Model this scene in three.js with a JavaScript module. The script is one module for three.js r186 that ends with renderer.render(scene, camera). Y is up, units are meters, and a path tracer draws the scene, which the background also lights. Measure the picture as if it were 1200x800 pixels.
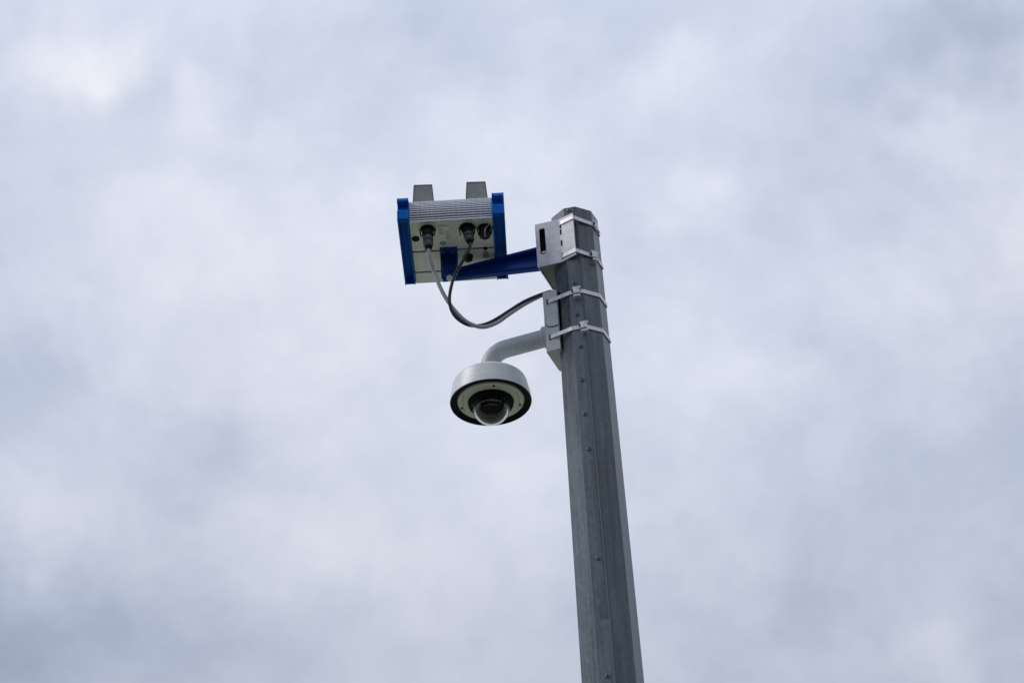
import * as THREE from 'three';
import { RoundedBoxGeometry } from 'three/addons/geometries/RoundedBoxGeometry.js';
import { mergeGeometries } from 'three/addons/utils/BufferGeometryUtils.js';
import { ImprovedNoise } from 'three/addons/math/ImprovedNoise.js';

// ---------------------------------------------------------------- camera
const scene = new THREE.Scene();
const FOCAL = 2400, PITCH = 36 * Math.PI / 180, ROLL = 3.3 * Math.PI / 180;   // focal length in pixels of a 1200 x 800 picture
const camera = new THREE.PerspectiveCamera(2 * Math.atan(400 / FOCAL) * 180 / Math.PI, 1200 / 800, 0.05, 3000);
const EYE = new THREE.Vector3(0, 1.6, 4.55);
const FWD = new THREE.Vector3(0, Math.sin(PITCH), -Math.cos(PITCH));
const UP0 = new THREE.Vector3(0, Math.cos(PITCH), Math.sin(PITCH));
const UP = UP0.clone().multiplyScalar(Math.cos(ROLL)).add(new THREE.Vector3(Math.sin(ROLL), 0, 0));
const RIGHT = new THREE.Vector3(Math.cos(ROLL), 0, 0).addScaledVector(UP0, -Math.sin(ROLL));
camera.position.copy(EYE); camera.up.copy(UP); camera.lookAt(EYE.clone().add(FWD));

// ---------------------------------------------------------------- sky, sun, exposure
const SUN_AZ = -100, SUN_EL = 50;           // degrees; azimuth to the right of the view direction
const SUN_I = 1.5, SKY_GAIN = 1.0;
const noise = new ImprovedNoise();
function fbm(x, y, z, n, gain = 0.5) { let s = 0, a = 1, t = 0; for (let i = 0; i < n; i++) { s += a * noise.noise(x, y, z); t += a; a *= gain; x = x * 2.03 + 17.1; y = y * 2.03 + 5.3; z = z * 2.03 + 9.7; } return s / t; }
// clouds: azimuth, elevation, half widths in degrees, strength, warmth
const CLOUDS = [[-16.36,43.92,1.20,1.00,0.09,1],[-14.68,43.16,0.67,0.72,0.1,1],[-11.77,42.32,0.96,0.62,0.09,0.6],[-8.13,41.90,0.72,0.48,0.05,0.3],[-12.56,39.23,3.58,1.43,0.05,0.4],[-5.00,37.80,3.58,2.63,0.07,0.3],
[-7.79,30.90,2.15,1.20,0.03,0.2],[-15.07,30.85,1.67,1.31,0.1,0.8],[-12.74,34.74,1.91,1.43,0.05,0.4],[-3.68,30.17,3.58,1.43,0.06,0.2],[15.47,39.99,1.20,0.72,0.07,0.2],[6.74,43.13,0.76,0.72,0.06,0.3],
[7.11,39.76,1.00,0.96,0.08,0.2],[7.71,34.43,1.43,1.00,0.09,0.2],[17.42,36.51,0.76,1.67,0.09,0.4],[12.86,25.86,1.43,0.72,0.06,0.1],[4.05,30.49,1.67,1.20,0.06,0.1],[0.86,32.13,2.15,1.43,0.05,0.1],
[12.08,36.02,1.43,1.20,0.05,0.2],[-7.32,34.22,1.67,1.08,0.05,0.3],[17.97,42.11,2.63,1.43,-0.16,0],[-15.83,27.36,3.11,2.15,-0.19,-0.3],[-17.95,37.83,1.43,3.54,-0.05,0],[-16.4,36.2,2.0,1.6,0.07,0.1],[-13.68,42.61,0.53,0.48,-0.07,-0.3],
[-10.52,33.20,1.79,1.31,-0.09,-0.2],[14.81,38.68,1.31,1.20,-0.06,-0.2],[14.21,30.68,3.11,1.55,-0.09,-0.4],[8.49,27.47,3.35,1.43,-0.07,-0.3],[-6.23,41.58,1.43,1.08,-0.05,-0.1],[0.66,44.28,4.78,1.43,-0.06,0],
[-16.67,34.92,1.91,1.20,-0.08,0],[-7.73,28.33,2.15,1.43,-0.06,-0.3],[4.02,37.42,1.43,2.15,-0.04,-0.1],[9.98,38.71,1.43,2.63,-0.05,-0.1],[14.80,25.46,1.43,1.91,-0.08,-0.2]];
function makeSky() {
  const W = 4096, H = 2048, data = new Float32Array(W * H * 4), DEG = 180 / Math.PI;
  const sunDir = sunVector();
  for (let j = 0; j < H; j++) {
    const lat = ((j + 0.5) / H - 0.5) * Math.PI, dy = Math.sin(lat), c = Math.cos(lat), el = lat * DEG;
    for (let i = 0; i < W; i++) {
      const o = (j * W + i) * 4;
      if (el < -1) { data[o] = 0.30; data[o + 1] = 0.31; data[o + 2] = 0.33; data[o + 3] = 1; continue; }
      const lon = ((i + 0.5) / W - 0.5) * 2 * Math.PI, dx = Math.cos(lon) * c, dz = Math.sin(lon) * c;
      const k = 1 / (Math.max(dy, 0) + 0.22), X = dx * k, Z = dz * k;
      const w1 = fbm(X * 3, Z * 3, 3.1, 3), w2 = fbm(X * 3, Z * 3, 8.7, 3);
      let m = 0.05 * fbm(X * 2.2 + w1 * 0.5, Z * 2.2 + w2 * 0.5, 0.4, 5) + 0.23 * fbm(dx * 13 + w1 * 0.5, dy * 13 + w2 * 0.5, dz * 13, 7, 0.66), warm = 0.9 * w2;
      const az = Math.atan2(dx, -dz) * DEG;
      if (Math.abs(az) < 32 && el > 12 && el < 58) {
        const a = az + 2.6 * fbm(dx * 22, dy * 22, dz * 22, 4), e = el + 2.2 * fbm(dx * 22, dy * 22, dz * 22 + 40, 4), ce = Math.cos(el / DEG);
        for (const [ba, be, sx, sy, amp, wm] of CLOUDS) {
          const q = ((a - ba) * ce / sx) ** 2 + ((e - be) / sy) ** 2;
          if (q < 9) { const g = Math.exp(-q * 0.6); m += amp * g * 1.5; warm += wm * Math.abs(amp) * g * 6; }
        }
      }
      m += 0.10 * Math.exp(-(((az - 0) / 13) ** 2) - ((el - 35.5) / 8) ** 2) - 0.06;
      const cs = Math.max(0, dx * sunDir.x + dy * sunDir.y + dz * sunDir.z);
      const base = (0.565 + 0.77 * Math.max(dy, 0)) * (1 + 0.14 * cs ** 6) * SKY_GAIN * (1 + m);
      warm = Math.max(-1, Math.min(1, warm));
      data[o] = base * (0.612 + 0.022 * warm) * (1 + 0.22 * m); data[o + 1] = base * (0.661 + 0.005 * warm) * (1 + 0.05 * m); data[o + 2] = base * (0.784 - 0.020 * warm) * (1 - 0.24 * m); data[o + 3] = 1;
    }
  }
  const t = new THREE.DataTexture(data, W, H, THREE.RGBAFormat, THREE.FloatType);
  t.mapping = THREE.EquirectangularReflectionMapping; t.magFilter = t.minFilter = THREE.LinearFilter; t.needsUpdate = true;
  return t;
}
function sunVector() { const a = SUN_AZ * Math.PI / 180, e = SUN_EL * Math.PI / 180; return new THREE.Vector3(Math.sin(a) * Math.cos(e), Math.sin(e), -Math.cos(a) * Math.cos(e)); }
const sky = makeSky(); scene.background = sky; scene.environment = sky; scene.environmentIntensity = 1;
const sun = new THREE.DirectionalLight(new THREE.Color(1, 0.95, 0.88), SUN_I);
sun.position.copy(sunVector().multiplyScalar(40).add(new THREE.Vector3(0, 4, 0))); sun.target.position.set(0, 4, 0);
sun.castShadow = true; sun.shadow.radius = 40; sun.shadow.mapSize.set(2048, 2048);
Object.assign(sun.shadow.camera, { left: -6, right: 6, top: 6, bottom: -6, near: 1, far: 90 });
scene.add(sun, sun.target);
const renderer = new THREE.WebGLRenderer({ antialias: true });
renderer.setSize(1024, 682); renderer.toneMapping = THREE.LinearToneMapping; renderer.toneMappingExposure = 1; renderer.shadowMap.enabled = true;

// ---------------------------------------------------------------- helpers
let seed = 7; const rnd = () => { seed = (seed * 1664525 + 1013904223) >>> 0; return seed / 4294967296; };
const V = (x, y, z) => new THREE.Vector3(x, y, z);
const ray = (px, py) => FWD.clone().addScaledVector(RIGHT, (px - 600) / FOCAL).addScaledVector(UP, -(py - 400) / FOCAL);
const at = (px, py, z) => { const d = ray(px, py); return EYE.clone().addScaledVector(d, (z - EYE.z) / d.z); };       // a sight line met at depth z
const atY = (px, py, y) => { const d = ray(px, py); return EYE.clone().addScaledVector(d, (y - EYE.y) / d.y); };      // ... or at height y
const used = {};
function numbered(name) { const n = used[name] = (used[name] ?? -1) + 1; return n ? name + '_' + String(n).padStart(3, '0') : name; }
function thing(name, label, category, pos, group) { const o = new THREE.Group(); o.name = numbered(name); o.position.copy(pos); o.userData = { label, category }; if (group) o.userData.group = group; scene.add(o); return o; }
// a part; geometry given in world metres is moved into its parent's frame
function part(name, geo, mat, parent, label) {
  const root = parent.isMesh ? parent.parent : parent;
  geo = geo.clone(); geo.translate(-root.position.x, -root.position.y, -root.position.z);
  const m = new THREE.Mesh(geo, mat); m.name = name; m.castShadow = m.receiveShadow = true; if (label) m.userData.label = label; parent.add(m); return m;
}
function rbox(w, h, d, r = 0.001, seg = 2) { return new RoundedBoxGeometry(w, h, d, seg, Math.min(r, w / 2.01, h / 2.01, d / 2.01)); }
function place(geo, pos, X, Y, Z) { const m = new THREE.Matrix4(); if (X) m.makeBasis(X, Y, Z); m.setPosition(pos); geo.applyMatrix4(m); return geo; }
const AX = [V(1, 0, 0), V(0, 1, 0), V(0, 0, 1)];
function merge(list) { return mergeGeometries(list.map(g => { g = g.index ? g.toNonIndexed() : g; for (const k of Object.keys(g.attributes)) if (!['position', 'normal', 'uv'].includes(k)) g.deleteAttribute(k); return g; })); }
// plan outline [[x, z], ...] raised from y0 to y1, with holes
function prism(pts, y0, y1, holes = [], bevel = 0) {
  const s = new THREE.Shape(pts.map(([x, z]) => new THREE.Vector2(x, -z)));
  for (const h of holes) s.holes.push(new THREE.Path(h.map(([x, z]) => new THREE.Vector2(x, -z))));
  const g = new THREE.ExtrudeGeometry(s, { depth: y1 - y0 - 2 * bevel, bevelEnabled: bevel > 0, bevelThickness: bevel, bevelSize: bevel, bevelOffset: -bevel, bevelSegments: 2, curveSegments: 16 });
  g.rotateX(-Math.PI / 2); g.translate(0, y0 + bevel, 0); return g;
}
// outline in (u, v) extruded by d from -d/2 to d/2 along the third axis of a frame
function slabIn(shape, d, pos, X, Y, Z, bevel = 0.0008) {
  const g = new THREE.ExtrudeGeometry(shape, { depth: d - 2 * bevel, bevelEnabled: bevel > 0, bevelThickness: bevel, bevelSize: bevel, bevelOffset: -bevel, bevelSegments: 2, curveSegments: 18 });
  g.translate(0, 0, -d / 2 + bevel); return place(g, pos, X, Y, Z);
}
function poly(pts) { return new THREE.Shape(pts.map(p => new THREE.Vector2(p[0], p[1]))); }
function rrect(x0, y0, x1, y1, r, S = THREE.Shape) { const s = new S(); s.moveTo(x0 + r, y0); s.lineTo(x1 - r, y0); s.quadraticCurveTo(x1, y0, x1, y0 + r); s.lineTo(x1, y1 - r); s.quadraticCurveTo(x1, y1, x1 - r, y1); s.lineTo(x0 + r, y1); s.quadraticCurveTo(x0, y1, x0, y1 - r); s.lineTo(x0, y0 + r); s.quadraticCurveTo(x0, y0, x0 + r, y0); return s; }
function lathe(pts, seg = 40) { return new THREE.LatheGeometry(pts.map(p => new THREE.Vector2(p[0], p[1])), seg); }
function orient(geo, pos, axis) { geo.applyQuaternion(new THREE.Quaternion().setFromUnitVectors(V(0, 1, 0), axis.clone().normalize())); geo.translate(pos.x, pos.y, pos.z); return geo; }
function rod(a, b, r0, r1 = r0, seg = 24) { const d = b.clone().sub(a); return orient(new THREE.CylinderGeometry(r1, r0, d.length(), seg), a.clone().add(b).multiplyScalar(0.5), d); }
function tube(points, r, seg = 120) { return new THREE.TubeGeometry(new THREE.CatmullRomCurve3(points, false, 'centripetal'), seg, r, 14, false); }

// ---------------------------------------------------------------- materials
function tex(w, h, fn, srgb, rep = 1) {
  const d = new Uint8Array(w * h * 4);
  for (let j = 0; j < h; j++) for (let i = 0; i < w; i++) { const c = fn(i / w, j / h, i, j); d.set([c[0], c[1], c[2], 255].map(v => Math.max(0, Math.min(255, Math.round(v)))), (j * w + i) * 4); }
  const t = new THREE.DataTexture(d, w, h); t.wrapS = t.wrapT = THREE.RepeatWrapping; t.magFilter = THREE.LinearFilter; t.minFilter = THREE.LinearMipmapLinearFilter; t.generateMipmaps = true; if (srgb) t.colorSpace = THREE.SRGBColorSpace; t.repeat.set(rep, rep); t.needsUpdate = true; return t;
}
const galvFn = (u, v) => fbm(u * 90, v * 5, 1.5, 4, 0.7) * 0.9 + fbm(u * 14, v * 2.2, 6.5, 4) * 0.9 + fbm(u * 60, v * 60, 3.5, 3) * 0.45;
const galvMap = tex(1024, 1024, (u, v) => { const n = galvFn(u, v), s = Math.max(0, fbm(u * 22, v * 1.2, 11, 3) - 0.16); const k = 204 + 72 * n - 220 * s + 130 * Math.max(0, fbm(u * 34, v * 26, 31, 4) - 0.2) - (Math.abs(fbm(u * 3, v * 9, 21, 3)) < 0.006 ? 26 : 0); return [k * 0.985, k, k * 1.0]; }, true);
const galvRough = tex(512, 512, (u, v) => { const n = 150 + 70 * galvFn(u, v); return [n, n, n]; });
const grain = tex(512, 512, (u, v) => { const n = 128 + 70 * fbm(u * 90, v * 90, 2.2, 3) ; return [n, n, n]; });
const dirt = (amt, r = 1) => tex(512, 512, (u, v) => { const k = 238 + 40 * fbm(u * 9, v * 9, 4.4, 5) * amt - Math.max(0, fbm(u * 40, v * 40, 9, 3) - 0.25) * 150 * amt; return [k, k, k * 0.985]; }, true, r);
const dirtMap = dirt(1, 4), cleanMap = dirt(0.4, 3), streakMap = tex(512, 512, (u, v) => { const k = 232 + 45 * fbm(u * 30, v * 3, 4.4, 4) + 25 * fbm(u * 6, v * 6, 1.1, 3); return [k, k, k]; }, true, 4);
const std = (c, roughness, metalness = 0, extra = {}) => new THREE.MeshStandardMaterial({ color: Array.isArray(c) ? new THREE.Color().setRGB(...c) : c, roughness, metalness, ...extra });
const phys = (c, o) => new THREE.MeshPhysicalMaterial({ color: new THREE.Color().setRGB(...c), ...o });
const M = {
  galv: std([0.150, 0.195, 0.245], 0.60, 0, { map: galvMap, roughnessMap: galvRough, bumpMap: grain, bumpScale: 0.0004 }),
  seam: std([0.06, 0.07, 0.08], 0.7, 0.2),
  weld: std([0.10, 0.13, 0.16], 0.75, 0.2),
  powder: std([0.80, 0.82, 0.94], 0.45, 0, { map: dirtMap, bumpMap: grain, bumpScale: 0.0002 }),
  steel: std([0.88, 0.87, 0.93], 0.38, 0.25, { map: streakMap }),
  screw: std([0.15, 0.14, 0.13], 0.5, 0.5),
  black: phys([0.004, 0.004, 0.005], { roughness: 0.6, specularIntensity: 0.25 }),
  rubber: phys([0.006, 0.006, 0.007], { roughness: 0.45, specularIntensity: 0.4 }),
  plastic: std([0.77, 0.81, 0.87], 0.42, 0, { map: cleanMap }),
  mountPlastic: std([0.64, 0.69, 0.755], 0.45, 0, { map: cleanMap }),
  facePlastic: std([0.76, 0.78, 0.74], 0.5, 0, { map: cleanMap }),
  panel: std([0.80, 0.81, 0.79], 0.3, 0.05, { map: dirtMap }),
  alu: std([0.74, 0.78, 0.83], 0.36, 0.4, { map: streakMap }),
  aluDark: std([0.03, 0.032, 0.036], 0.7, 0.2),
  tab: std([0.27, 0.295, 0.30], 0.5, 0.2, { map: dirtMap }),
  blue: phys([0.0014, 0.118, 0.50], { roughness: 0.45, specularIntensity: 0.15 }),
  armBlue: phys([0.003, 0.043, 0.28], { roughness: 0.34, specularIntensity: 0.4 }),
  glandGrey: std([0.07, 0.075, 0.088], 0.4, 0.2),
  greyCord: std([0.42, 0.46, 0.50], 0.5),
  blackCord: std([0.018, 0.022, 0.027], 0.25),
  lens: phys([0.005, 0.005, 0.006], { roughness: 0.12, clearcoat: 1, clearcoatRoughness: 0.03 }),
  smoke: phys([0.92, 0.92, 0.93], { roughness: 0.01, transmission: 1, thickness: 0.005, ior: 1.42 }),
  ball: phys([0.003, 0.003, 0.0035], { roughness: 0.8, specularIntensity: 0 }),
  shadedPlate: std([0.22, 0.235, 0.22], 0.5, 0.2, { map: dirtMap }),  // bracket bottom plate: the shade underneath is put into this darker colour
  rim: std([0.80, 0.83, 0.88], 0.4),
};

// ---------------------------------------------------------------- ground and wood
{
  const g = new THREE.PlaneGeometry(2400, 2400, 8, 8); g.rotateX(-Math.PI / 2);
  const uv = g.attributes.uv; for (let i = 0; i < uv.count; i++) uv.setXY(i, uv.getX(i) * 300, uv.getY(i) * 300);
  const gm = tex(512, 512, (u, v) => { const n = fbm(u * 8, v * 8, 2, 4), f = fbm(u * 80, v * 80, 5, 3); const k = 1 + 0.35 * n + 0.35 * f; return [140 * k, 145 * k, 126 * k]; }, true);
  const m = new THREE.Mesh(g, std([1, 1, 1], 0.95, 0, { map: gm })); m.name = 'ground'; m.receiveShadow = true; m.userData = { kind: 'structure', label: 'dry pale grass ground around the foot of the pole' }; scene.add(m);
}

{
  const rw = 10, rd = new THREE.PlaneGeometry(600, rw, 1, 1); rd.rotateX(-Math.PI / 2);  // unseen asphalt strip, added so that the bubble mirrors darker ground
  const uv = rd.attributes.uv; for (let i = 0; i < uv.count; i++) uv.setXY(i, uv.getX(i) * 300, uv.getY(i) * 5);
  const rm = tex(256, 256, (u, v) => { const k = 1 + 0.5 * fbm(u * 60, v * 60, 4, 3) + 0.3 * fbm(u * 4, v * 4, 1, 3); return [58 * k, 58 * k, 57 * k]; }, true);
  const added_dark_strip = new THREE.Mesh(rd, std([1, 1, 1], 0.95, 0, { map: rm })); added_dark_strip.name = 'added_dark_strip'; added_dark_strip.position.set(0, 0.004, 0.8 + rw / 2); added_dark_strip.receiveShadow = true; added_dark_strip.userData = { kind: 'structure', label: 'unseen dark asphalt strip added to darken the reflection in the bubble' }; scene.add(added_dark_strip);
}

// ---------------------------------------------------------------- pole
const PX = at(691, 470, 0).x, TOP = 5.324;
const PLAN = [[-27, 4.5], [-12.7, 21.2], [0.8, 23.7], [19.2, 14.1], [27, -4.5], [27, -4.5], [12.7, -21.2], [-0.8, -23.7], [-19.2, -14.1]].filter((_, i) => i !== 5);
const widthAt = y => (0.133 + 0.0145 * (TOP - y)) / 54;
const planAt = (y, grow = 0) => offset(PLAN.map(([x, z]) => [PX + x * widthAt(y), z * widthAt(y)]), grow);
function offset(p, d) {      // grow a convex outline; its sense is found from its area
  if (!d) return p;
  const n = p.length; let A = 0; for (let i = 0; i < n; i++) { const a = p[i], b = p[(i + 1) % n]; A += a[0] * b[1] - b[0] * a[1]; }
  const s = A > 0 ? 1 : -1, L = p.map((a, i) => { const b = p[(i + 1) % n], l = Math.hypot(b[0] - a[0], b[1] - a[1]), nx = s * (b[1] - a[1]) / l, nz = -s * (b[0] - a[0]) / l; return [nx, nz, nx * a[0] + nz * a[1] + d]; });
  return p.map((_, i) => { const [a, b, c] = L[(i + n - 1) % n], [e, f, g] = L[i], D = a * f - b * e; return Math.abs(D) < 1e-7 ? [p[i][0] + e * d, p[i][1] + f * d] : [(c * f - b * g) / D, (a * g - c * e) / D]; });
}
function hull(pts) {
  const p = pts.slice().sort((a, b) => a[0] - b[0] || a[1] - b[1]), cr = (o, a, b) => (a[0] - o[0]) * (b[1] - o[1]) - (a[1] - o[1]) * (b[0] - o[0]);
  const half = q => { const h = []; for (const v of q) { while (h.length > 1 && cr(h[h.length - 2], h[h.length - 1], v) <= 0) h.pop(); h.push(v); } h.pop(); return h; };
  return half(p).concat(half(p.slice().reverse()));
}
function onPole(px, py, lift = 0) {    // sight line met with the near facets of the pole
  let z = 0.05; for (let k = 0; k < 12; k++) {
    const q = at(px, py, z), P = planAt(q.y); for (let i = 0; i < 4; i++) { const a = P[i], b = P[i + 1]; if (q.x >= a[0] - (i ? 0 : 9) && q.x < b[0] + (i < 3 ? 0 : 9)) { z += (a[1] + (b[1] - a[1]) * (q.x - a[0]) / (b[0] - a[0]) - z) * 0.7; break; } }
  }
  const q = at(px, py, z), P = planAt(q.y); let n = V(0, 0, 1);
  for (let i = 0; i < 4; i++) { const a = P[i], b = P[i + 1]; if (q.x >= a[0] && q.x < b[0]) n = V(-(b[1] - a[1]), 0, b[0] - a[0]).normalize(); }
  return { p: q.addScaledVector(n, lift), n };
}
const pole = thing('steel_pole', 'tall tapering grey galvanised steel pole with flat facets and a row of screws', 'pole', V(PX, 0, 0));
{
  const chamfer = P => { const o = []; P.forEach((a, i) => { const b = P[(i + P.length - 1) % P.length], c = P[(i + 1) % P.length]; for (const q of [b, c]) { const l = Math.hypot(q[0] - a[0], q[1] - a[1]), t = 0.0006 / l; o.push([a[0] + (q[0] - a[0]) * t, a[1] + (q[1] - a[1]) * t]); } }); return o; };
  const pos = [], uv = [], rows = [0, 1, 2, 3, 3.6, 4.2, 4.8, TOP];
  const tri = (a, b, c, ua, ub, uc) => { pos.push(...a, ...b, ...c); uv.push(...ua, ...ub, ...uc); };
  for (let r = 0; r + 1 < rows.length; r++) {
    const y0 = rows[r], y1 = rows[r + 1], A = chamfer(planAt(y0)), B = chamfer(planAt(y1)), n = A.length; let u = 0;
    for (let i = 0; i < n; i++) {
      const j = (i + 1) % n, l = 0.0145 * (i % 2 ? 5 : 0.4), p = (q, y) => [q[0], y, q[1]], u0 = u, u1 = u + l; u = u1 + 0.137;
      tri(p(A[i], y0), p(A[j], y0), p(B[j], y1), [u0, y0], [u1, y0], [u1, y1]); tri(p(A[i], y0), p(B[j], y1), p(B[i], y1), [u0, y0], [u1, y1], [u0, y1]);
    }
  }
  const T = chamfer(planAt(TOP)), I = offset(planAt(TOP), -0.004), Ic = chamfer(I);      // open top: rim and inner wall
  for (let i = 0; i < T.length; i++) { const j = (i + 1) % T.length, p = (q, y) => [q[0], y, q[1]]; tri(p(T[i], TOP), p(T[j], TOP), p(Ic[j], TOP), [0, 0], [0.01, 0], [0.01, 0.01]); tri(p(T[i], TOP), p(Ic[j], TOP), p(Ic[i], TOP), [0, 0], [0.01, 0.01], [0, 0.01]);
    tri(p(Ic[i], TOP), p(Ic[j], TOP), p(Ic[j], TOP - 0.3), [0, 0], [0.02, 0], [0.02, 0.3]); tri(p(Ic[i], TOP), p(Ic[j], TOP - 0.3), p(Ic[i], TOP - 0.3), [0, 0], [0.02, 0.3], [0, 0.3]); }
  const g = new THREE.BufferGeometry(); g.setAttribute('position', new THREE.Float32BufferAttribute(pos, 3)); g.setAttribute('uv', new THREE.Float32BufferAttribute(uv, 2));
  // wind every outer face outward
  const P = g.attributes.position; g.computeVertexNormals();
  for (let i = 0; i < P.count; i += 3) { const n = V(g.attributes.normal.getX(i), 0, g.attributes.normal.getZ(i)), o = V(P.getX(i) - PX, 0, P.getZ(i)); if (n.dot(o) < 0) { const a = [P.getX(i + 1), P.getY(i + 1), P.getZ(i + 1)], U = g.attributes.uv, ua = [U.getX(i + 1), U.getY(i + 1)]; P.setXYZ(i + 1, P.getX(i + 2), P.getY(i + 2), P.getZ(i + 2)); P.setXYZ(i + 2, ...a); U.setXY(i + 1, U.getX(i + 2), U.getY(i + 2)); U.setXY(i + 2, ...ua); } }
  g.computeVertexNormals();
  part('shaft', g, M.galv, pole);
  // weld bead down one corner
  const bead = []; for (let y = 0; y <= TOP - 0.002; y += 0.19) { const q = planAt(Math.min(y, TOP))[2]; bead.push(V(q[0] + 0.0012 + 0.0006 * Math.sin(y * 37), y, q[1] - 0.0008)); } const qT = planAt(TOP)[2]; bead.push(V(qT[0] + 0.0012, TOP - 0.004, qT[1] - 0.0008));
  part('weld_seam', tube(bead, 0.0030, 240), M.weld, pole);
  for (const [px, py] of [[666.9, 246.5], [673.6, 331.5], [676.7, 368.7], [680.8, 406], [682.5, 445], [685.5, 485], [690.3, 525.7], [701.2, 653.7], [712, 792]]) {
    const { p, n } = onPole(px, py);
    const s = part('screw', orient(lathe([[0.0001, 0.0005], [0.0022, 0.0006], [0.0025, 0.0034], [0.0042, 0.0029], [0.0048, 0.0018], [0.0050, 0.0007], [0.0064, 0.0005], [0.0064, -0.001]], 20), p, n), M.screw, pole);
    part('screw_socket', orient(new THREE.CylinderGeometry(0.0023, 0.0023, 0.0016, 6), p.clone().addScaledVector(n, 0.0012), n), M.black, s);
  }
}

// ---------------------------------------------------------------- pole bracket of the blue arm
const AIM = 20 * Math.PI / 180, L = V(-Math.cos(AIM), 0, -Math.sin(AIM)), N = V(-Math.sin(AIM), 0, Math.cos(AIM)), Yv = V(0, 1, 0);
const noseB = at(630, 313, 0.029), noseT = at(627, 263, 0.029);
const yB0 = noseB.y, yB1 = noseT.y, yMid = (yB0 + yB1) / 2;
const bracket = thing('pole_bracket', 'white folded steel bracket with a long slot, strapped to the pole top', 'bracket', V(noseB.x, yB0, noseB.z));
const foldX = at(656, 280, 0.046), flapE = at(673.4, 278, 0.072);
const strapTop = [];
{
  const A = V(noseB.x, 0, 0.029), B = V(foldX.x, 0, 0.046), E = V(flapE.x, 0, 0.0725), t = 0.003, H = yB1 - yB0;
  const slabFrom = (a, b, shape, name, holesY) => { const u = b.clone().sub(a), len = u.length(); u.normalize(); const n = V(-u.z, 0, u.x); return { u, n, len, geo: sh => slabIn(sh, t, V(a.x, yB0, a.z).addScaledVector(n, -t / 2), u, Yv, n, 0.0006) }; };
  const f = slabFrom(A, B), sh = rrect(0, 0, f.len, H, 0.001);
  const slotX = f.len * 0.285, sw = 0.0085; sh.holes.push(rrect(slotX - sw, 0.042, slotX + sw, H - 0.020, 0.007, THREE.Path));
  const pB = part('side_plate', f.geo(sh), M.powder, bracket);
  // flap: three tongues parted from the plate by short slits
  const g = slabFrom(B, E), fs = new THREE.Shape(); fs.moveTo(0.0, 0.0); fs.lineTo(g.len, 0.004); fs.lineTo(g.len, H - 0.0); fs.lineTo(0.0, H);
  const slits = [[0.008, 0.030], [H * 0.36, H * 0.49], [H * 0.62, H * 0.75], [H - 0.036, H - 0.012]];
  fs.closePath(); for (const [a, b] of slits) fs.holes.push(rrect(0.0020, a, 0.0076, b, 0.0005, THREE.Path));
  part('flap', g.geo(fs), M.powder, bracket);
  part('slit_shade_strip', place(rbox(0.012, H - 0.012, 0.002), V(B.x, yMid, B.z).addScaledVector(g.u, 0.0055).addScaledVector(g.n, -0.0052), g.u, Yv, g.n), M.black, bracket);  // black strip behind the slits, put in for the shade seen through them
  const C = A.clone().addScaledVector(N, -0.135), kink = A.clone().addScaledVector(N, -0.03);
  // nose plate, rear plate and bottom plate close the box
  const dep = kink.distanceTo(A);
  const nu = C.clone().sub(A), nl = nu.length(); nu.normalize(); const nn = V(nu.z, 0, -nu.x);
  const noseShape = rrect(0.003, 0, nl, H, 0.001); noseShape.holes.push(rrect(0.02, 0.03, nl - 0.03, H - 0.03, 0.006, THREE.Path));
  part('nose_plate', slabIn(rrect(0.0035, 0.0, nl, H, 0.001), t, V(A.x, yB0, A.z).addScaledVector(L, -t / 2 - 0.0002), nu, Yv, V(-nu.z, 0, nu.x), 0.0006), M.powder, bracket);
  const D = C.clone().addScaledVector(L, -0.075);
  const ru = D.clone().sub(C), rl = ru.length(); ru.normalize();
  part('rear_plate', slabIn(rrect(0, 0, rl, H, 0.001), t, V(C.x, yB0, C.z), ru, Yv, V(-ru.z, 0, ru.x), 0.0006), M.powder, bracket);
  part('bottom_plate', prism([[A.x + 0.004, A.z - 0.004], [B.x, B.z - 0.005], [D.x + 0.006, D.z + 0.006], [C.x + 0.004, C.z + 0.004], [kink.x + 0.004, kink.z]], yB0 + 0.004, yB0 + 0.007), M.shadedPlate, bracket);
  part('top_plate', prism([[A.x + 0.004, A.z - 0.004], [B.x, B.z - 0.005], [D.x + 0.006, D.z + 0.006], [C.x + 0.004, C.z + 0.004], [kink.x + 0.004, kink.z]], yB1 - 0.007, yB1 - 0.004), M.powder, bracket);
  // what shows through the slot: the arm's fixing plate inside
  const bp = A.clone().lerp(B, 0.29).addScaledVector(N, -0.02);
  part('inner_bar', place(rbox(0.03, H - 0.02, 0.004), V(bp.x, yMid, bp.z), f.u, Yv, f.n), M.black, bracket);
  part('slot_bolt', place(rbox(0.014, 0.006, 0.014, 0.002), V(bp.x, yB0 + 0.05, bp.z).addScaledVector(N, 0.012), f.u, Yv, f.n), M.steel, bracket);
  strapTop.push([B.x + 0.006, B.z + 0.0045], [E.x, E.z + 0.001], [C.x, C.z]);
}

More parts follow.
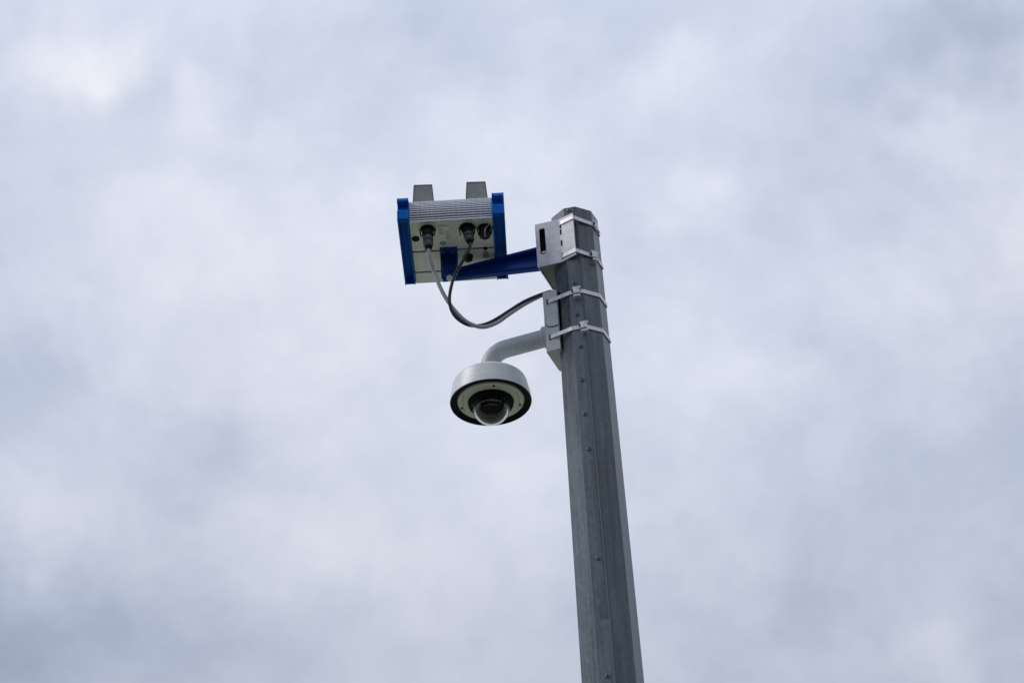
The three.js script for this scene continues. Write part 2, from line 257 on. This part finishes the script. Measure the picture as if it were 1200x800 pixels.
// ---------------------------------------------------------------- straps
const bandGroup = 'steel bands round the pole';
function strap(label, y, extra, buckPx, h = 0.0125) {
  const base = offset(planAt(y), 0.0015), hl = hull(base.concat(extra)), out = offset(hl, 0.0016);
  const o = thing('steel_strap', label, 'strap', V(PX, y, 0), bandGroup);
  part('band', prism(out, y - h / 2, y + h / 2, [hl]), M.steel, o);
  // buckle where the sight line meets the outside of the band
  const q0 = at(buckPx[0], buckPx[1], 0.05); let best = null;
  for (let i = 0; i < out.length; i++) { const a = out[i], b = out[(i + 1) % out.length]; for (let t = 0; t <= 1; t += 0.02) { const x = a[0] + (b[0] - a[0]) * t, z = a[1] + (b[1] - a[1]) * t; if (z < -0.02) continue; const P = V(x, y, z), r = ray(...buckPx), d = P.clone().sub(EYE), off = d.clone().sub(r.clone().multiplyScalar(d.dot(r) / r.dot(r))).length(); if (!best || off < best.off) best = { off, P, u: V(b[0] - a[0], 0, b[1] - a[1]).normalize() }; } }
  const u = best.u, n = V(-u.z, 0, u.x); if (n.z < 0 && Math.abs(n.z) > 0.01) { n.negate(); u.negate(); }
  if (u.x < 0) { u.negate(); } const nn = V(-u.z, 0, u.x);
  const c = best.P.clone().addScaledVector(nn, 0.0035);
  const body = poly([[-0.009, -0.0085], [0.009, -0.0085], [0.009, 0.006], [0.013, 0.011], [0.0125, 0.0135], [-0.011, 0.0135], [-0.011, 0.0095], [-0.009, 0.006]]);
  const bk = part('buckle', slabIn(body, 0.007, c, u, Yv, nn, 0.0016), M.steel, o);
  part('buckle_screw', orient(new THREE.CylinderGeometry(0.0024, 0.0024, 0.004, 12), c.clone().addScaledVector(u, -0.0115).addScaledVector(nn, 0.0005).add(V(0, 0.001, 0)), nn), M.black, bk);
  part('strap_tail', place(rbox(0.021, 0.0075, 0.008, 0.003, 3), c.clone().addScaledVector(nn, 0.004).add(V(0.001, -0.0195, 0)), u, Yv, nn), M.steel, bk);
  return o;
}
const yOn = (px, py) => onPole(px, py).p.y;
strap('white steel strap nearest the pole top, its buckle on the edge facet', yOn(680, 259.3), strapTop, [699.5, 263]);
strap('white steel strap at the lower end of the slotted bracket', yOn(682, 297.3), strapTop, [697, 297.5]);

// ---------------------------------------------------------------- mount of the dome camera
const PC = V(PX, 0, 0), HW = 0.052;
const slotL = (px, py) => (PX - at(px, py, 0.018).x - Math.sin(AIM) * HW) / Math.cos(AIM);
const inMount = (l, n, y) => V(PX, y, 0).addScaledVector(L, l).addScaledVector(N, n);
const yM0 = at(639, 412, 0.02).y, yM1 = at(634.5, 342, 0.02).y, LF = (PX - at(637, 377, 0.015).x - Math.sin(AIM) * HW) / Math.cos(AIM), LB = 0.054;
const mount = thing('camera_mount', 'light grey plastic wall mount and bent pipe holding the dome camera on the pole', 'camera mount', inMount(LB, 0, yM0));
const dome0 = at(575.3, 472.5, PC.z + L.z * 0.284), domeL = (PX - dome0.x) / Math.cos(AIM), dome = at(575.3, 472.5, L.z * domeL);
{
  const H = yM1 - yM0, r = 0.012;
  const s = new THREE.Shape(); s.moveTo(LB, -HW); s.lineTo(LF - r, -HW); s.quadraticCurveTo(LF, -HW, LF, -HW + r); s.lineTo(LF, HW - 0.004); s.quadraticCurveTo(LF, HW, LF - 0.004, HW); s.lineTo(LB, HW); s.closePath();
  // frame: first axis L, second axis N, third axis down
  const body = slabIn(s, H, inMount(0, 0, (yM0 + yM1) / 2), L, N, L.clone().cross(N), 0.002);
  // gentle forward bulge of the front face
  const P = body.attributes.position; for (let i = 0; i < P.count; i++) { const p = V(P.getX(i), P.getY(i), P.getZ(i)), l = p.clone().sub(PC).dot(L), w = Math.max(0, (l - LB) / (LF - LB)), t = (p.y - yM0) / H; p.addScaledVector(L, 0.006 * w * (Math.sin(Math.PI * (1 - t)) - 0.3)); P.setXYZ(i, p.x, p.y, p.z); }
  body.computeVertexNormals();
  part('mount_body', body, M.mountPlastic, mount);
  // stand-off block against the pole, black to stand for the shade in the gap
  part('back_plate', slabIn(rrect(-HW + 0.01, 0.004, HW - 0.012, H - 0.004, 0.004), 0.034, inMount(LB - 0.016, 0, yM0), N.clone().negate(), Yv, L.clone(), 0.001), M.black, mount);
  // two slots, the embossed cover
  const face = (l, y, d) => inMount(l, HW + d, y);
  const U = L.clone().negate();    // along the face, to the right
  for (const [px, py] of [[641.6, 354], [644.8, 395.5]]) { const p = at(px, py, 0.02), l = p.clone().sub(PC).dot(L); part('strap_slot', place(rbox(0.0055, 0.019, 0.002, 0.0004), face(slotL(px, py), p.y, -0.0004), U, Yv, N), M.black, mount); }
  const cy = at(647, 374, 0.03).y, cov = new THREE.Shape(); cov.moveTo(0.017, -0.021); cov.lineTo(0, -0.021); cov.absarc(0, 0, 0.021, -Math.PI / 2, Math.PI / 2, true); cov.lineTo(0.017, 0.021); cov.closePath();
  part('cover', slabIn(cov, 0.004, face(0.071, cy, 0.0008), U, Yv, N, 0.0012), M.mountPlastic, mount);
  const groove = []; for (let k = 0; k <= 30; k++) { const t = -1.2 + 2.4 * k / 30, g = k < 5 ? [0.017 - 0.017 * k / 5, -0.0215] : k > 25 ? [0.017 * (k - 25) / 5, 0.0215] : [-0.0215 * Math.cos(Math.PI * ((k - 5) / 20 - 0.5)), 0.0215 * Math.sin(Math.PI * ((k - 5) / 20 - 0.5))]; groove.push(face(0.071, cy + g[1], 0.0006).addScaledVector(U, g[0])); }
  part('cover_groove', tube(groove, 0.0011, 90), M.seam, mount);
  // pipe with collar
  const yP = at(633.4, 397.5, L.z * 0.127).y, a = inMount(LF - 0.002, 0, yP), R = 0.0255, e = 0.052;
  part('collar', merge([rod(inMount(LF - 0.004, 0, yP), inMount(LF + 0.017, 0, yP), 0.0345, 0.0325, 40), rod(inMount(LF + 0.017, 0, yP), inMount(LF + 0.021, 0, yP), 0.0325, 0.029, 40)]), M.mountPlastic, mount);
  const path = new THREE.CurvePath(), pts = [a];
  const end = inMount(domeL, 0, yP);
  pts.push(inMount(domeL - e - 0.04, 0, yP));
  for (let k = 0; k <= 8; k++) { const t = k / 8 * Math.PI / 2; pts.push(inMount(domeL - e + e * Math.sin(t), 0, yP - e + e * Math.cos(t))); }
  pts.push(V(dome.x, dome.y + 0.07, dome.z));
  part('pipe', new THREE.TubeGeometry(new THREE.CatmullRomCurve3(pts, false, 'centripetal'), 90, R, 36, false), M.mountPlastic, mount);
}
{
  const s1 = inMount(slotL(643, 354), HW + 0.0006, 0), s2 = inMount(0.0885, -HW - 0.0006, 0);
  strap('white steel strap through the upper slot of the dome camera mount', at(641.6, 354, 0.02).y, [[s1.x, s1.z], [s2.x, s2.z]], [675.5, 340.5]);
  strap('white steel strap through the lower slot of the dome camera mount', at(644.8, 395.5, 0.02).y, [[s1.x, s1.z], [s2.x, s2.z]], [684.5, 381.5]);
}

// ---------------------------------------------------------------- dome camera
const cam = thing('dome_camera', 'light grey round dome security camera with dark clear bubble, hanging from the pipe', 'security camera', V(dome.x, dome.y - 0.064, dome.z));
{
  const W = g => { g.translate(dome.x, dome.y, dome.z); return g; }, polar = (r, deg, y) => V(dome.x + r * Math.cos(deg * Math.PI / 180), dome.y + y, dome.z + r * Math.sin(deg * Math.PI / 180));
  part('housing', W(lathe([[0.0925, 0.012], [0.1078, 0.012], [0.1078, 0.004], [0.1112, 0.0032], [0.1125, 0.0034], [0.1128, 0.0046], [0.1096, 0.028], [0.1092, 0.0292], [0.1084, 0.0296], [0.1082, 0.0312], [0.1035, 0.061], [0.1005, 0.0685], [0.094, 0.0745], [0.082, 0.0785], [0.034, 0.0835], [0.0001, 0.084]].reverse(), 96)), M.plastic, cam);
  part('housing_seam', W(lathe([[0.1087, 0.0305], [0.1093, 0.0302], [0.1098, 0.0288], [0.1096, 0.0278]].reverse(), 96)), M.rim, cam);
  part('collar', W(lathe([[0.034, 0.08], [0.034, 0.094], [0.032, 0.096], [0.02, 0.096]], 48)), M.plastic, cam);
  part('gasket', W(lathe([[0.0918, 0.010], [0.094, 0.0085], [0.1045, 0.006], [0.1070, 0.0004], [0.1090, -0.0008], [0.1114, 0.0004], [0.1122, 0.003], [0.1085, 0.0034], [0.106, 0.011]], 96)), M.black, cam);
  const fp = part('face_plate', W(lathe([[0.055, 0.004], [0.066, 0.0035], [0.088, 0.004], [0.0915, 0.0055], [0.0925, 0.009], [0.092, 0.013]], 96)), M.facePlastic, cam);
  for (const [deg, r] of [[82, 0.079], [195, 0.084], [345, 0.083]]) part('screw', orient(lathe([[0.0001, 0.0015], [0.0018, 0.0015], [0.002, 0.0026], [0.0036, 0.002], [0.0038, -0.001]], 16), polar(r, deg, 0.0038), V(0, -1, 0)), deg === 82 ? M.black : M.screw, cam);
  for (const d0 of [150, 330]) { const c = []; for (let k = 0; k <= 12; k++) c.push(polar(0.0835 - 0.006 * Math.sin(k / 12 * Math.PI), d0 + k * 5, 0.0037)); part('panel_line', tube(c, 0.0005, 40), M.seam, cam); }
  part('housing_dot', orient(new THREE.CylinderGeometry(0.0016, 0.0016, 0.002, 12), polar(0.1110, 112, 0.0105), V(Math.cos(112 * Math.PI / 180), 0, Math.sin(112 * Math.PI / 180))), M.black, cam);
  part('bubble_ring', W(lathe([[0.0490, -0.009], [0.0525, -0.0105], [0.058, -0.0095], [0.061, -0.0075], [0.0635, 0.002], [0.0635, 0.0055]], 72)), M.black, cam);
  part('bubble_floor', W(new THREE.CylinderGeometry(0.0505, 0.0505, 0.002, 48).translate(0, -0.004, 0)), M.black, cam);
  const R = 0.0515, c = []; c.push([R, -0.0075]); for (let k = 0; k <= 24; k++) { const t = k / 24 * Math.PI / 2; c.push([Math.max(R * Math.cos(t), 0.00005), -0.0125 - R * Math.sin(t)]); }
  const c2 = c.map(([x, y], i) => i ? [x > 0.001 ? x * (1 - 0.005 / R) : x, -0.0125 + (y + 0.0125) * (1 - 0.005 / R)] : [R - 0.005, y]);     // inner face of the clear shell
  part('bubble', W(lathe([...c.slice().reverse(), ...c2], 72)), M.smoke, cam);
  const q = V(0.1, -0.62, 0.45).normalize(), b = V(dome.x, dome.y - 0.0165, dome.z);
  const eye = part('lens_ball', new THREE.SphereGeometry(0.0425, 48, 32).translate(b.x, b.y, b.z), M.ball, cam);
  part('lens', orient(lathe([[0.0001, 0.0085], [0.008, 0.0075], [0.0105, 0.006], [0.0125, 0.0075], [0.0135, 0.0065], [0.0135, -0.004]], 32), b.clone().addScaledVector(q, 0.0345), q), M.black, eye);
}

// ---------------------------------------------------------------- sensor box
const YB = at(526, 290, 0.02).y, X0 = -0.268, X1 = -0.034, XC = (X0 + X1) / 2, ZN = 0.141, ZF = -0.138;
const boxUnit = thing('sensor_box', 'grey finned sensor housing with blue end caps at the end of the blue arm', 'sensor unit', V(XC, YB, 0));
{
  const RX = V(1, 0, 0), R = 0.112, yc = YB + 0.019, zc = ZN - R - 0.002;
  // profile in (z, y), extruded along x; shape axis is -z
  const prof = [];
  prof.push([-(ZN - 0.004), YB + 0.004]); prof.push([-(ZN - 0.004), yc]);
  for (let k = 0; k <= 20; k++) { const t = k / 20 * Math.PI / 2; prof.push([-(zc + (R - 0.003) * Math.cos(t)), yc + (R - 0.003) * Math.sin(t)]); }
  prof.push([-(ZF + 0.01), yc + R - 0.003]); prof.push([-(ZF + 0.004), yc + R - 0.012]); prof.push([-(ZF + 0.004), YB + 0.004]);
  part('body', slabIn(poly(prof), X1 - X0, V(XC, 0, 0), V(0, 0, -1), Yv, RX, 0), M.aluDark, boxUnit);  // near-black body: the shade between the fins is put into its colour
  part('front_window', place(rbox(0.18, 0.06, 0.004, 0.001), V(XC, YB + 0.05, ZF + 0.0015)), M.lens, boxUnit);
  // cooling fins over the rounded back edge
  const fg = rbox(X1 - X0 - 0.0006, 0.0043, 0.0110, 0.0012, 2);
  for (let k = 0; k < 21; k++) {
    const s = 0.0105 + k * 0.0090; let z, y, t = 0;
    if (s < yc - YB) { z = zc + R; y = YB + s; } else { t = Math.min((s - (yc - YB)) / R, Math.PI / 2); z = zc + R * Math.cos(t); y = yc + R * Math.sin(t); }
    const n = V(0, Math.sin(t), Math.cos(t)), up = V(0, Math.cos(t), -Math.sin(t));
    part('fin', place(fg.clone(), V(XC, y, z).addScaledVector(n, -0.002), RX, up, n), M.alu, boxUnit);
  }
  part('edge_strip', place(rbox(X1 - X0 - 0.0006, 0.0065, 0.009, 0.002), V(XC, YB + 0.0028, ZN - 0.0035)), M.alu, boxUnit);
  // three underside panels with gaps between them
  for (const [za, zb] of [[0.1365, 0.0115], [0.0049, -0.0829], [-0.0893, -0.1375]]) part('panel', place(rbox(X1 - X0 - 0.0012, 0.005, za - zb, 0.0012), V(XC, YB + 0.0025, (za + zb) / 2)), M.panel, boxUnit);
  // end caps with an overhanging lip
  const cap = new THREE.Shape(), P = [[0.156, 0.0], [0.161, 0.005], [0.160, 0.036], [0.146, 0.050], [0.140, 0.055], [0.140, 0.068], [0.158, 0.0685], [0.160, 0.072], [0.157, 0.083], [0.150, 0.088], [0.05, 0.138], [-0.130, 0.138], [-0.142, 0.128], [-0.142, 0.012], [-0.134, 0.0]];
  P.forEach(([z, y], i) => i ? cap.lineTo(-z, YB - 0.006 + y) : cap.moveTo(-z, YB - 0.006 + y)); cap.closePath();
  const inset = P.map(([z, y]) => [z > 0.1 ? z - 0.0012 : z + 0.001, y > 0.1 ? y - 0.0012 : y + (y < 0.01 ? 0.0012 : 0)]);      // hollow underneath between the two cheeks
  const core = poly([[0.1515, 0.0012], ...inset, [-0.1285, 0.0012], [-0.1285, 0.026], [0.1515, 0.026]].map(([z, y]) => [-z, YB - 0.006 + y]));
  for (const s of [-1, 1]) { const x = s < 0 ? X0 - 0.0158 : X1 + 0.0172; const w = s < 0 ? 0.031 : 0.034, wall = 0.0042, side = k => slabIn(cap, wall, V(x + k * (w - wall) / 2, 0, 0), V(0, 0, -1), Yv, RX, 0.0014);
    part('end_cap', merge([side(-1), side(1), slabIn(core, w - 2 * wall - 0.0002, V(x, 0, 0), V(0, 0, -1), Yv, RX, 0)]), M.blue, boxUnit); }
  // two visor tabs standing on the top edge
  for (const [pa, pb, pt, py0, py1] of [[484, 508.5, [485, 506], 234, 217], [546, 571.5, [547, 568.5], 230, 213.5]]) {
    const z = 0.098, q = [at(pa, py0 + 6, z), at(pb, py0 + 5, z), at(pt[1], py1, z), at(pt[0], py1 + 0.7, z)], o = V(XC, YB, z);
    const s = poly(q.map(v => [v.x - XC, v.y - YB]));
    part('visor_tab', slabIn(s, 0.004, o, RX, Yv, V(0, 0, 1), 0.0012), M.tab, boxUnit);
    part('tab_edge', tube([q[0], q[1], q[2], q[3]].slice(1).concat([q[0]]).map(v => V(v.x, v.y, z + 0.0022)).flatMap((v, i, a) => i && i < 3 ? [v.clone().lerp(a[i - 1], 0.02), v, v.clone().lerp(a[i + 1], 0.02)] : [v]), 0.0011, 80), M.aluDark, boxUnit);
    const c = q[2].clone().add(q[3]).multiplyScalar(0.5), w = q[2].x - q[3].x;
    part('tab_lip', place(rbox(w, 0.004, 0.03, 0.0015), V(c.x, c.y - 0.0015, z - 0.014)), M.tab, boxUnit);
  }
  const down = V(0, -1, 0);
  const disc = (px, py) => { const p = atY(px, py, YB); return p; };
  const socket = (p, r) => {
    const s = part('socket', orient(lathe([[0.0001, 0.012], [r * 0.9, 0.012], [r, 0.010], [r, 0.004], [r * 1.18, 0.003], [r * 1.18, -0.001]], 36), p, down), M.black, boxUnit);
    for (const k of [-1, 1]) part('latch', place(rbox(0.0032, 0.026, 0.007, 0.0014), p.clone().add(V(k * (r + 0.0035), -0.013, -0.001)), V(Math.cos(k * 0.18), -Math.sin(k * 0.18), 0), V(Math.sin(k * 0.18), Math.cos(k * 0.18), 0), V(0, 0, 1)), M.rubber, s);
    return s;
  };
  socket(disc(500.8, 268), 0.0165); socket(disc(547.3, 266), 0.0175);
  // capped third socket with its tether
  const p3 = disc(567.8, 266.5), s3 = socket(p3, 0.0155);
  part('socket_cap', orient(lathe([[0.0001, 0.034], [0.0135, 0.0335], [0.0155, 0.031], [0.0155, 0.019], [0.0165, 0.018], [0.0165, 0.008]], 36), p3, down), M.rubber, boxUnit);
  part('cap_tether', tube([p3.clone().add(V(0.012, -0.004, 0.0155)), p3.clone().add(V(0.004, -0.016, 0.0185)), p3.clone().add(V(0.000, -0.030, 0.0165)), p3.clone().add(V(0.001, -0.0355, 0.004))], 0.0011, 30), M.steel, boxUnit);
  // plugged hole, round knob, grey plate with its screw
  const h1 = disc(487, 279.5); part('vent_plug', orient(lathe([[0.0001, 0.0012], [0.0075, 0.0012], [0.009, 0.003], [0.0105, 0.0028], [0.0112, -0.001]], 32), h1, down), M.black, boxUnit);
  const h2 = disc(548.6, 300.5); part('knob', orient(lathe([[0.0001, 0.014], [0.0105, 0.0135], [0.0125, 0.0115], [0.013, 0.002], [0.0145, 0.001], [0.0145, -0.001]], 32), h2, down), M.rubber, boxUnit);
  const h3 = disc(569, 296.8), pl = part('name_plate', place(rbox(0.0155, 0.0016, 0.028, 0.0005), V(h3.x, YB - 0.0006, h3.z - 0.006)), std([0.23, 0.23, 0.25], 0.5, 0.2), boxUnit);
  part('screw', orient(new THREE.CylinderGeometry(0.0055, 0.006, 0.005, 20), V(h3.x + 0.0005, YB - 0.002, 0.0085), down), M.black, boxUnit);
  // printed type label: rows too small to read, and a round green sticker
  const cv = document.createElement('canvas'); cv.width = 256; cv.height = 352; const c = cv.getContext('2d');
  c.fillStyle = '#dfe0de'; c.fillRect(0, 0, 256, 352); c.fillStyle = '#3a3e40';
  const bar = (x, y, w, h, a) => { c.globalAlpha = a; c.fillRect(x, y, w, h); };
  bar(4, 12, 16, 26, 0.75); bar(28, 12, 14, 26, 0.75); for (let x = 52; x < 246; x += 14) bar(x, 14, 11, 22, 0.62);
  for (let r = 0; r < 4; r++) { let x = 6; while (x < 110 - r * 14 % 40) { const w = 8 + rnd() * 18; bar(x, 84 + r * 32, w, 16, 0.65); x += w + 5; } }
  bar(80, 176, 95, 5, 0.4);
  for (let r = 0; r < 5; r++) { let x = 150 + (r < 2 ? 30 : 0); while (x < 240) { const w = 8 + rnd() * 20; bar(x, 146 + r * 34, w, 18, 0.7); x += w + 5; } }
  const ct = new THREE.CanvasTexture(cv); ct.colorSpace = THREE.SRGBColorSpace;
  const la = disc(513, 263.5), lb = disc(527.5, 282.5), lw = lb.x - la.x, lh = la.z - lb.z;
  const lp = part('type_label', new THREE.PlaneGeometry(lw, lh).rotateX(Math.PI / 2).translate((la.x + lb.x) / 2, YB - 0.0006, (la.z + lb.z) / 2), std([1, 1, 1], 0.4, 0, { map: ct }), boxUnit);
  const g = disc(519, 284.6), st = part('sticker', new THREE.CylinderGeometry(0.0088, 0.0088, 0.0008, 28).translate(g.x, YB - 0.0004, g.z), std([0.06, 0.33, 0.23], 0.45), boxUnit);
  part('sticker_mark', merge([place(rbox(0.0022, 0.0004, 0.0055, 0.0001), V(g.x - 0.0018, YB - 0.0009, g.z - 0.0008), V(0.8, 0, 0.6), Yv, V(-0.6, 0, 0.8)), place(rbox(0.0022, 0.0004, 0.009, 0.0001), V(g.x + 0.0018, YB - 0.0009, g.z + 0.0008), V(0.8, 0, -0.6), Yv, V(0.6, 0, 0.8))]), std([0.5, 0.65, 0.58], 0.5), st);
}

// ---------------------------------------------------------------- blue support arm
const arm = thing('support_arm', 'dark blue tapering steel arm reaching from the pole bracket under the sensor box', 'support arm', at(628, 311, 0.0));
{
  // web with top flange towards the viewer, narrowing towards the box: a loft between two cross sections
  const zP = -0.030, zQ = -0.030;
  const a = at(629, 311, zP), b = at(529, 323.5, zQ);           // lower front edge of the web
  const section = (o, h, fl, t, d) => [[0, 0], [-h * 0.2, h], [fl - h * 0.2, h], [fl - h * 0.2, h + t], [-d - h * 0.2, h + t], [-d, -0.004], [-d + 0.004, -0.008], [-0.002, -0.008], [0.0015, -0.004]].map(([z, y]) => V(o.x, o.y + y, o.z + z));
  const ext = a.clone().add(a.clone().sub(b).multiplyScalar(0.10));
  const S0 = section(ext, 0.054, 0.026, 0.006, 0.022), S1 = section(a, 0.049, 0.024, 0.006, 0.022), S2 = section(b, 0.016, 0.009, 0.005, 0.018);
  const pos = [], quad = (p, q, r, s) => pos.push(...p.toArray(), ...q.toArray(), ...r.toArray(), ...p.toArray(), ...r.toArray(), ...s.toArray());
  const ring = [S0, S1, S2]; for (let k = 0; k < 2; k++) for (let i = 0; i < S0.length; i++) { const j = (i + 1) % S0.length; quad(ring[k][i], ring[k][j], ring[k + 1][j], ring[k + 1][i]); }
  for (const S of [S0, S2]) { const f = THREE.ShapeUtils.triangulateShape(S.map(p => new THREE.Vector2(p.z, p.y)), []); for (const t of f) for (const i of t) pos.push(...S[i].toArray()); }
  const g = new THREE.BufferGeometry(); g.setAttribute('position', new THREE.Float32BufferAttribute(pos, 3)); g.setAttribute('uv', new THREE.Float32BufferAttribute(new Float32Array(pos.length / 3 * 2), 2)); g.computeVertexNormals();
  part('beam', g, M.armBlue, arm);
  // foot screwed under the box: plate, two cheeks, back plate, pivot
  const f0 = atY(515, 290, YB), f1 = atY(536.5, 299.5, YB), xc = (f0.x + f1.x) / 2, w = f1.x - f0.x, yA = b.y;
  part('foot_plate', place(rbox(w, 0.006, 0.062, 0.0015), V(xc, YB - 0.003, f0.z - 0.031)), M.armBlue, arm);
  for (const [px, py] of [[519.7, 295.8], [530.6, 295.6]]) { const p = atY(px, py, YB - 0.006); part('screw', orient(lathe([[0.0001, 0.0012], [0.002, 0.0012], [0.0024, 0.003], [0.0045, 0.0022], [0.0048, -0.001]], 18), p, V(0, -1, 0)), M.screw, arm); }
  for (const s of [-1, 1]) part('cheek', slabIn(poly([[-(f0.z - 0.018), 0], [-(f0.z - 0.022), -0.022], [0.016, yA - YB + 0.002], [0.028, yA - YB - 0.004], [0.036, yA - YB + 0.004], [0.036, 0]]), 0.005, V(xc + s * (w / 2 - 0.003), YB - 0.006, 0), V(0, 0, -1), Yv, V(1, 0, 0), 0.0012), M.armBlue, arm);
  part('back_plate', slabIn(poly([[-w / 2 + 0.006, -0.074], [w / 2 - 0.006, -0.074], [w / 2 - 0.006, 0], [-w / 2 + 0.006, 0]]), 0.006, V(xc, YB - 0.006, -0.014), V(1, 0, 0), Yv, V(0, 0, 1), 0.001), M.armBlue, arm);
  part('rib', place(rbox(w - 0.012, 0.004, 0.006, 0.0012), V(xc, YB - 0.030, -0.009)), M.armBlue, arm);
  const pv = at(524, 323.5, 0.004); part('pivot', rod(pv.clone().add(V(-0.013, 0, -0.006)), pv.clone().add(V(0.03, 0.001, -0.006)), 0.0125, 0.0125, 28), M.armBlue, arm);
  const bt = at(526.8, 325.6, 0.010); part('pivot_bolt', orient(lathe([[0.0001, 0.010], [0.005, 0.010], [0.0062, 0.0085], [0.0062, 0.004], [0.0095, 0.003], [0.0095, -0.006]], 6), bt, V(0.1, -0.5, 0.85)), M.steel, arm);
}

// ---------------------------------------------------------------- cables
function cable(label, name, mat, base, dir, ring, gl, pts, r) {
  const o = thing(name, label, 'cable', base, 'cables looping from the sensor box to the camera mount');
  const k = gl, ax = dir.clone().normalize();
  const pl = part('plug', orient(lathe([[0.0001, 0.074 * k], [0.0085, 0.074 * k], [0.0105, 0.070 * k], [0.0112, 0.058 * k], [0.0128, 0.056 * k], [0.0132, 0.045 * k], [0.0122, 0.044 * k], [0.0128, 0.030 * k], [0.0150, 0.028 * k], [0.0160, 0.024 * k], [0.0160, 0.008], [0.0145, 0.004]], 32), base, ax), M.rubber, o);
  part('gland_nut', orient(lathe([[0.0118, 0.0645 * k], [0.0136, 0.062 * k], [0.0142, 0.047 * k], [0.0128, 0.0455 * k]], 8), base, ax), ring, pl);
  part('grip_ring', orient(lathe([[0.0125, 0.0435 * k], [0.0144, 0.042 * k], [0.0150, 0.0315 * k], [0.0138, 0.030 * k]], 24), base, ax), ring, pl);
  part('cord', tube([base.clone().addScaledVector(ax, 0.060 * k), base.clone().addScaledVector(ax, 0.078 * k), ...pts], r, 200), mat, o);
}
const zEnd = inMount(LF, 0.012, 0).z;
const run = (list, z0, z1) => list.map(([px, py], i) => at(px, py, z0 + (z1 - z0) * (i / (list.length - 1)) ** 1.0));
cable('thick grey cable with grey plug hanging in a loop from the left socket', 'grey_cable', M.greyCord, atY(500.8, 268, YB), V(0.02, -1, 0), M.glandGrey, 1,
  run([[503.3, 300], [505.8, 310], [509.2, 320], [517.4, 340], [528.7, 358.5], [545, 375.6], [558, 382], [567.7, 383], [582, 378.2], [597, 367.8], [615, 356.2], [634, 346.6], [646, 342]], 0.104, zEnd), 0.0056);
cable('thin dark cable with black plug passing before the blue arm', 'dark_cable', M.blackCord, atY(547.3, 266, YB), V(0.13, -1, -0.06), M.glandGrey, 0.74,
  run([[548.4, 294], [541.2, 307.4], [533, 322], [528.2, 338], [526.7, 351], [528.7, 362.6], [535, 372.3], [545, 379.2], [553, 381.6], [562, 381.2], [572, 378.5], [584, 372.2], [597, 363.9], [615, 352.8], [634, 344.8], [646, 341]], 0.100, zEnd + 0.012), 0.0046);

// ---------------------------------------------------------------- wood behind the viewer, mirrored in the bubble
{
  const tri = []; for (let k = 0; k < 7; k++) { const c = V(rnd() - 0.5, rnd() - 0.5, rnd() - 0.5).multiplyScalar(1.1), d = [0, 1, 2].map(() => c.clone().add(V(rnd() - 0.5, rnd() - 0.5, rnd() - 0.5).multiplyScalar(0.9))); tri.push(...d.flatMap(v => v.toArray())); }
  const g = new THREE.BufferGeometry(); g.setAttribute('position', new THREE.Float32BufferAttribute(tri, 3)); g.computeVertexNormals();
  const n = 9000, im = new THREE.InstancedMesh(g, std([0.045, 0.07, 0.03], 0.9, 0, { side: THREE.DoubleSide }), n), m = new THREE.Matrix4(), q = new THREE.Quaternion(), e = new THREE.Euler();
  const trees = []; for (let i = 0; i < 34; i++) { const a = (-75 + i * 150 / 33 + (rnd() - 0.5) * 5) * Math.PI / 180, d = 21 + rnd() * 14, h = 5 + rnd() * 6; trees.push([Math.sin(a) * d, Math.cos(a) * d + 4.5, h, 1.8 + rnd() * 1.6]); }
  for (let i = 0; i < n; i++) { const [x, z, h, w] = trees[i % trees.length]; const u = rnd() * 2 * Math.PI, v = rnd(), rr = w * Math.sqrt(rnd()) * Math.sin(Math.PI * Math.min(0.97, v * 0.85 + 0.13)) * 1.15; e.set(rnd() * 6, rnd() * 6, rnd() * 6); q.setFromEuler(e); m.compose(V(x + Math.cos(u) * rr, 0.4 + v * h, z + Math.sin(u) * rr), q, V(1, 1, 1).multiplyScalar(0.8 + rnd() * 0.9)); im.setMatrixAt(i, m); im.setColorAt(i, new THREE.Color().setScalar(0.6 + rnd() * 0.7)); }
  im.name = 'woodland'; im.castShadow = im.receiveShadow = true; im.userData = { kind: 'stuff', label: 'dark leafy woodland edge mirrored in the camera bubble', category: 'woodland' }; scene.add(im);
}

renderer.render(scene, camera);
